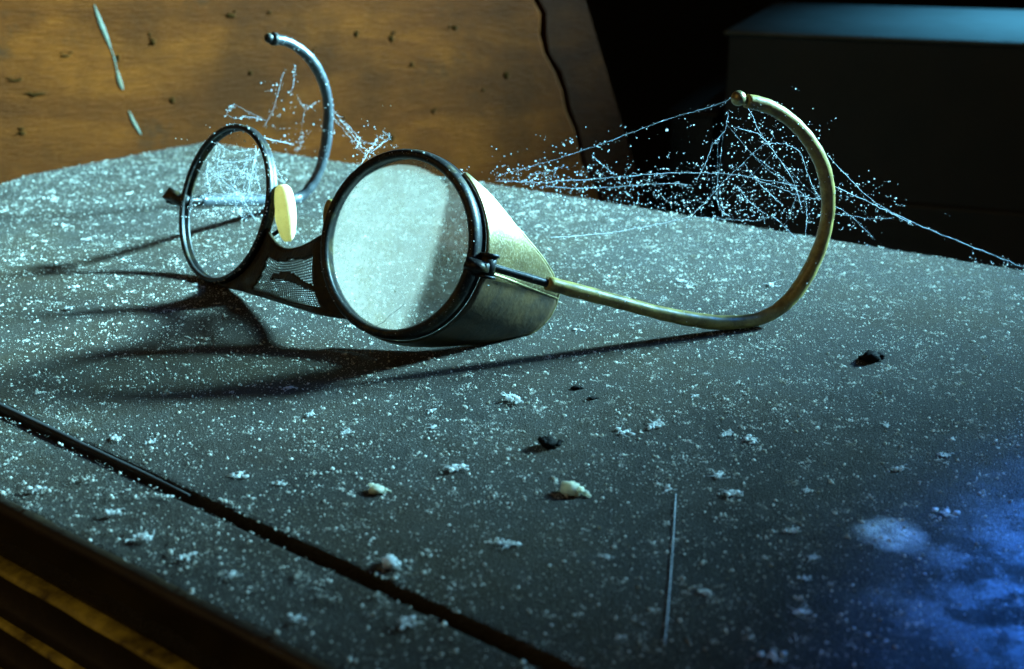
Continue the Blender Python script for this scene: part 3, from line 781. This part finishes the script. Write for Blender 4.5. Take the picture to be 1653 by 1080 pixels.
# dust settled on the goggles
g = np.random.default_rng(3); pts = []; rad = []
for _ in range(330):
    th = g.uniform(-95, 60); D = edge_d(th); d = 4 + (D-4)*g.uniform(.02, .98)
    pts.append(shield_pt(th, d, .08)); rad.append(abs(g.normal(0, .00016)) + .00009)
for _ in range(260):
    th = g.uniform(0, 360); pts.append(loc_l(th, 26.0 + g.uniform(-.6, .1), g.choice([-1.0, 2.3]))); rad.append(abs(g.normal(0, .00012)) + .00007)
for _ in range(70):
    th = g.uniform(0, 360); pts.append(loc_r(th, 25.0 + g.uniform(-.8, .8), -1.5)); rad.append(abs(g.normal(0, .00009)) + .00005)
for P_, n_ in ((tr, 160), (tl_, 160)):
    for _ in range(n_):
        i = int(g.integers(0, len(P_)-1)); a = g.uniform(0, 6.28)
        t_ = (P_[i+1]-P_[i]).normalized(); x_ = t_.cross(Vector((0, 1, .1))).normalized(); y_ = t_.cross(x_)
        pts.append(P_[i].lerp(P_[i+1], float(g.uniform())) + (x_*math.cos(a) + y_*math.sin(a))*.0021); rad.append(abs(g.normal(0, .00012)) + .00005)
Vd, Fd = grains(np.array([tuple(p) for p in pts]), np.array(rad), .8, 4)
tag(np_obj('settled_dust', Vd, Fd, M_SPECK, gog), kind='stuff')

# ------------------------------------------------------------------ cobwebs
def cobweb(strands, label, specks, r0, seed, cross=0, fuzz=0):
    rg = random.Random(seed); ng = np.random.default_rng(seed)
    S = [spline(mm(s), 7) for s in strands]
    base = min((p for s in S for p in s), key=lambda p: p.z)
    e = tag(empty('cobweb', base), label, 'cobweb')
    parts, pts, rad = [], [], []
    for i, s in enumerate(S):
        s = [p + Vector((rg.gauss(0, 1), rg.gauss(0, 1), rg.gauss(0, 1)))*.0001 for p in s]; S[i] = s
        o = obj('strand', *tube(s, r0*rg.choice([.7, 1, 1, 1.5]), 5, jitter=.45, rng=rg), M_SILK, e)
        for p in s:
            for _ in range(rg.choice([0, 1, 1, 2, 3])):
                pts.append(p + Vector((rg.gauss(0, 1), rg.gauss(0, 1), rg.gauss(0, 1)))*.0005); rad.append(.00005 + abs(rg.gauss(0, .00009)))
    for _ in range(cross):
        a = rg.choice(rg.choice(S)); b = rg.choice(rg.choice(S))
        if not .004 < (a-b).length < .035: continue
        m_ = a.lerp(b, .5) - Vector((0, 0, rg.uniform(.0, .0022)))
        parts.append(tube(spline([a, m_, b], 5), r0*rg.uniform(.2, .42), 4, jitter=.3, rng=rg))
        for k in range(rg.randint(1, 7)):
            pts.append(a.lerp(b, rg.random()) + Vector((0, 0, -.0008))); rad.append(.00006 + abs(rg.gauss(0, .0001)))
    if parts: tag(obj('fine_threads', *merge(parts), M_SILK, e), kind='stuff')
    for n, c, sx, sy in specks:
        c = Vector(c)*MM; k0 = 0
        while k0 < n:
            p = c + Vector((ng.normal()*sx, ng.normal()*sx*.35, ng.normal()*sy))*MM
            k0 += 1
            if p.z < .0012: continue
            # beads sit in short rows along unseen silk
            run = Vector((ng.normal(), ng.normal()*.4, ng.normal()*.45))*.0016
            for q in range(int(ng.integers(1, 4))):
                pts.append(p + run*q); rad.append(.00006 + abs(ng.normal(0, .00011)))
    pts = [p for p in pts if p.z > .0006]
    Vd, Fd = grains(np.array([tuple(p) for p in pts]), np.array(rad[:len(pts)]), 1.0, seed)
    tag(np_obj('dust_beads', Vd, Fd, M_SPECK, e), kind='stuff')
    return e
cl = lambda k: [(n if k == 'A' else n//2, c, sx, sy) for (kk, n, c, sx, sy) in CLOUDS if kk == k]
cobweb(WEB_HOOK, 'wide beaded cobweb stretched from the yellowed ear hook to the cabinet edge', cl('A'), .000038, 21, 26)
cobweb(WEB_RING, 'white cobweb filling the upper half of the empty ring', [(60, (-90, 392, 38), 6, 5), (90, (-93, 388, 24), 8, 1.6)], .00005, 22, 40)
cobweb(WEB_GAP, 'short cobweb from the grey ear hook to the top of the clouded lens', cl('C'), .00004, 23, 8)
cobweb(WEB_HOOK_TWO, 'sparse broken cobweb hanging inside the curve of the grey ear hook', cl('D'), .000035, 24, 6)

# ------------------------------------------------------------------ crumbs, lint and dust on the top
def lint_mesh(seed, fib=9, size=1.0, clumps=5):
    rg = random.Random(seed); parts = []
    for _ in range(clumps):
        c = (rg.gauss(0, .0010)*size, rg.gauss(0, .0007)*size, (.0003 + abs(rg.gauss(0, .0003)))*size)
        r = rg.uniform(.00014, .00048)*size
        parts.append(ball(c, r*rg.uniform(.8, 1.7), r, r*.8, 7, 5, .38, rg))
    for _ in range(fib):
        a = rg.uniform(0, 6.28); l = rg.uniform(.0012, .0034)*size
        p = Vector((rg.gauss(0, .0005), rg.gauss(0, .0005), .0003))*size
        q = p + Vector((math.cos(a)*l, math.sin(a)*l, rg.uniform(0, .0009)*size))
        m_ = p.lerp(q, .5) + Vector((rg.gauss(0, .0004), rg.gauss(0, .0004), rg.uniform(0, .0008)))*size
        parts.append(tube(spline([p, m_, q], 3), .00009*size, 4, jitter=.3, rng=rg))
    return merge(parts)
lint_data = []
for i in range(6):
    o = obj('lint_tuft', *lint_mesh(40+i, 3 + i % 3, .68 + .08*i, 11 + 2*(i % 4)), M_LINT, smooth=True)
    lint_data.append(o.data); bpy.data.objects.remove(o)
rg = random.Random(11)
for i, p in enumerate(mm(LINT)):
    o = bpy.data.objects.new('lint_tuft', lint_data[i % 6]); scene.collection.objects.link(o)
    o.location = p; o.rotation_euler = (0, 0, rg.uniform(0, 6.28)); s = rg.uniform(.6, 1.25); o.scale = (s, s, s*rg.uniform(.7, 1.1))
    v_ = (p - seam[0]).dot(sn)
    if v_ < 0: lb, gp = 'tiny pale lint tuft on the narrow rail in front of the dark seam', 'lint tufts on the front rail'
    elif p.x < -.10 and p.y > .32: lb, gp = 'tiny pale lint tuft left of the empty ring, among its shadows', 'lint tufts beside the empty ring'
    elif p.x > .02 and p.y > .31: lb, gp = 'tiny pale lint tuft behind the straight part of the yellowed ear piece', 'lint tufts behind the yellowed ear piece'
    elif p.x > .04: lb, gp = 'tiny pale lint tuft between the straight fibre and the blue-lit corner', 'lint tufts towards the blue-lit corner'
    else: lb, gp = 'tiny pale lint tuft on the open top between the goggles and the dark seam', 'lint tufts between goggles and seam'
    tag(o, lb, 'lint', gp)
fl = mm(FLAKES)
def flake(p, L_, W_, H_, rot, seed, mat, name, label, cat):
    rg = random.Random(seed)
    parts = [ball((0, 0, H_*.42), L_*.45, W_*.48, H_*.48, 12, 8, .2, rg)]
    for q in range(11):
        u = rg.uniform(-.5, .95); w = .42*(1 - max(0, u)*.75)
        r_ = rg.uniform(.12, .24)*W_*(1.25 - max(0, u)*.6)
        parts.append(ball((L_*u*.9, rg.uniform(-w, w)*W_, rg.uniform(.15, .75 - .5*max(0, u))*H_), r_*rg.uniform(1, 1.8), r_, r_*.8, 8, 6, .3, rg))
    V, Fc = merge(parts)
    V = [Vector((v.x, v.y, max(v.z, -.0002))) for v in V]
    o = obj(name, V, Fc, mat); o.location = p; o.rotation_euler = (0, 0, rot)
    return tag(o, label, cat)
flake(fl[0], .0052, .0038, .0030, -.35, 1, M_FLAKE, 'paint_flake', 'largest cream flake with a pointed tail casting a short shadow', 'flake')
flake(fl[1], .0036, .0028, .0018, -.1, 2, M_FLAKE, 'paint_flake', 'flat cream flake with brown edge lying between lint tufts', 'flake')
flake(fl[2], .0030, .0030, .0024, -.7, 3, M_LINT, 'paint_flake', 'white fluffy flake beside the dark seam of the cabinet top', 'flake')
pe = mm(PELLETS)
flake(pe[0], .0043, .0036, .0028, .1, 5, M_PELLET, 'black_crumb', 'black crumb behind the largest cream flake', 'crumb')
flake(pe[1], .0056, .0044, .0032, .3, 6, M_PELLET, 'black_crumb', 'biggest black crumb, alone beyond the foot of the yellowed ear hook', 'crumb')
flake(pe[2], .0020, .0018, .0011, .1, 7, M_PELLET, 'black_crumb', 'small dark crumb, one of two lying close together', 'crumb')
flake(pe[3], .0022, .0012, .0010, .3, 8, M_PELLET, 'black_crumb', 'narrow dark crumb, the flatter of two lying close together', 'crumb')
th_ = [p + Vector((0, 0, .0004)) for p in spline(mm(THREAD), 8)]
tag(obj('thread', *tube(th_, .00009, 6, jitter=.3, rng=rg), M_SILK, base=th_[0]), 'single pale straight fibre lying on the cabinet top', 'fibre')

# fine dust over the whole top
poly = np.array([(p.x, p.y) for p in top_poly]); poly2 = np.array([(p.x, p.y) for p in [front_l, front_r, seam_r - sn*.0014, seam_l - sn*.0014]])
def inside(P, x, y):
    c = np.zeros(len(x), bool); n = len(P)
    for i in range(n):
        x0, y0 = P[i]; x1, y1 = P[(i+1) % n]
        if y0 == y1: continue
        k = ((y0 > y) != (y1 > y)) & (x < (x1-x0)*(y-y0)/(y1-y0) + x0); c ^= k
    return c
ng = np.random.default_rng(1)
N = 640000
x = ng.uniform(-.24, .26, N); y = ng.uniform(.13, .63, N)
# matted drifts: grains gathered round random centres
nc = 5200
cx, cy = ng.uniform(-.24, .26, nc), ng.uniform(.13, .63, nc)
who = ng.integers(0, nc, int(N*.42)); spread = ng.gamma(1.6, .00075, nc)
ang_ = ng.uniform(0, np.pi, nc); el_ = ng.uniform(.25, 1, nc)
da, db = ng.normal(size=len(who))*spread[who], ng.normal(size=len(who))*spread[who]*el_[who]
x[:len(who)] = cx[who] + da*np.cos(ang_[who]) - db*np.sin(ang_[who]); y[:len(who)] = cy[who] + da*np.sin(ang_[who]) + db*np.cos(ang_[who])
ok = inside(poly, x, y) | inside(poly2, x, y)
x, y = x[ok], y[ok]
# clumped density
f = .5 + .5*np.sin(x*91 + 3*np.sin(y*47))*np.sin(y*83 + 2.3*np.sin(x*63 + 1))
clean_d = np.hypot(x - .128, y - .185)
keep = (ng.uniform(size=len(x)) < (.42 + .5*f)*np.clip(1.0 - .45*(y - x*.3 - .25)/.3*0 - .25*(x < -.05), .4, 1)) & (ng.uniform(size=len(x)) < np.clip((clean_d - .02)/.06, .3, 1))
x, y = x[keep], y[keep]
rad = np.clip(ng.lognormal(-9.42, .50, len(x)), .00004, .0004)
big_ = ng.uniform(size=len(x)) < .045
rad = np.where(big_, ng.uniform(.00016, .00042, len(x)), rad)
V, Fc = grains(np.stack([x, y, rad*.45], 1), rad, .85, 9)
tag(np_obj('dust', V, Fc, M_GRAIN), 'fine pale dust covering the cabinet top', 'dust', kind='stuff')
print('grains', len(x))
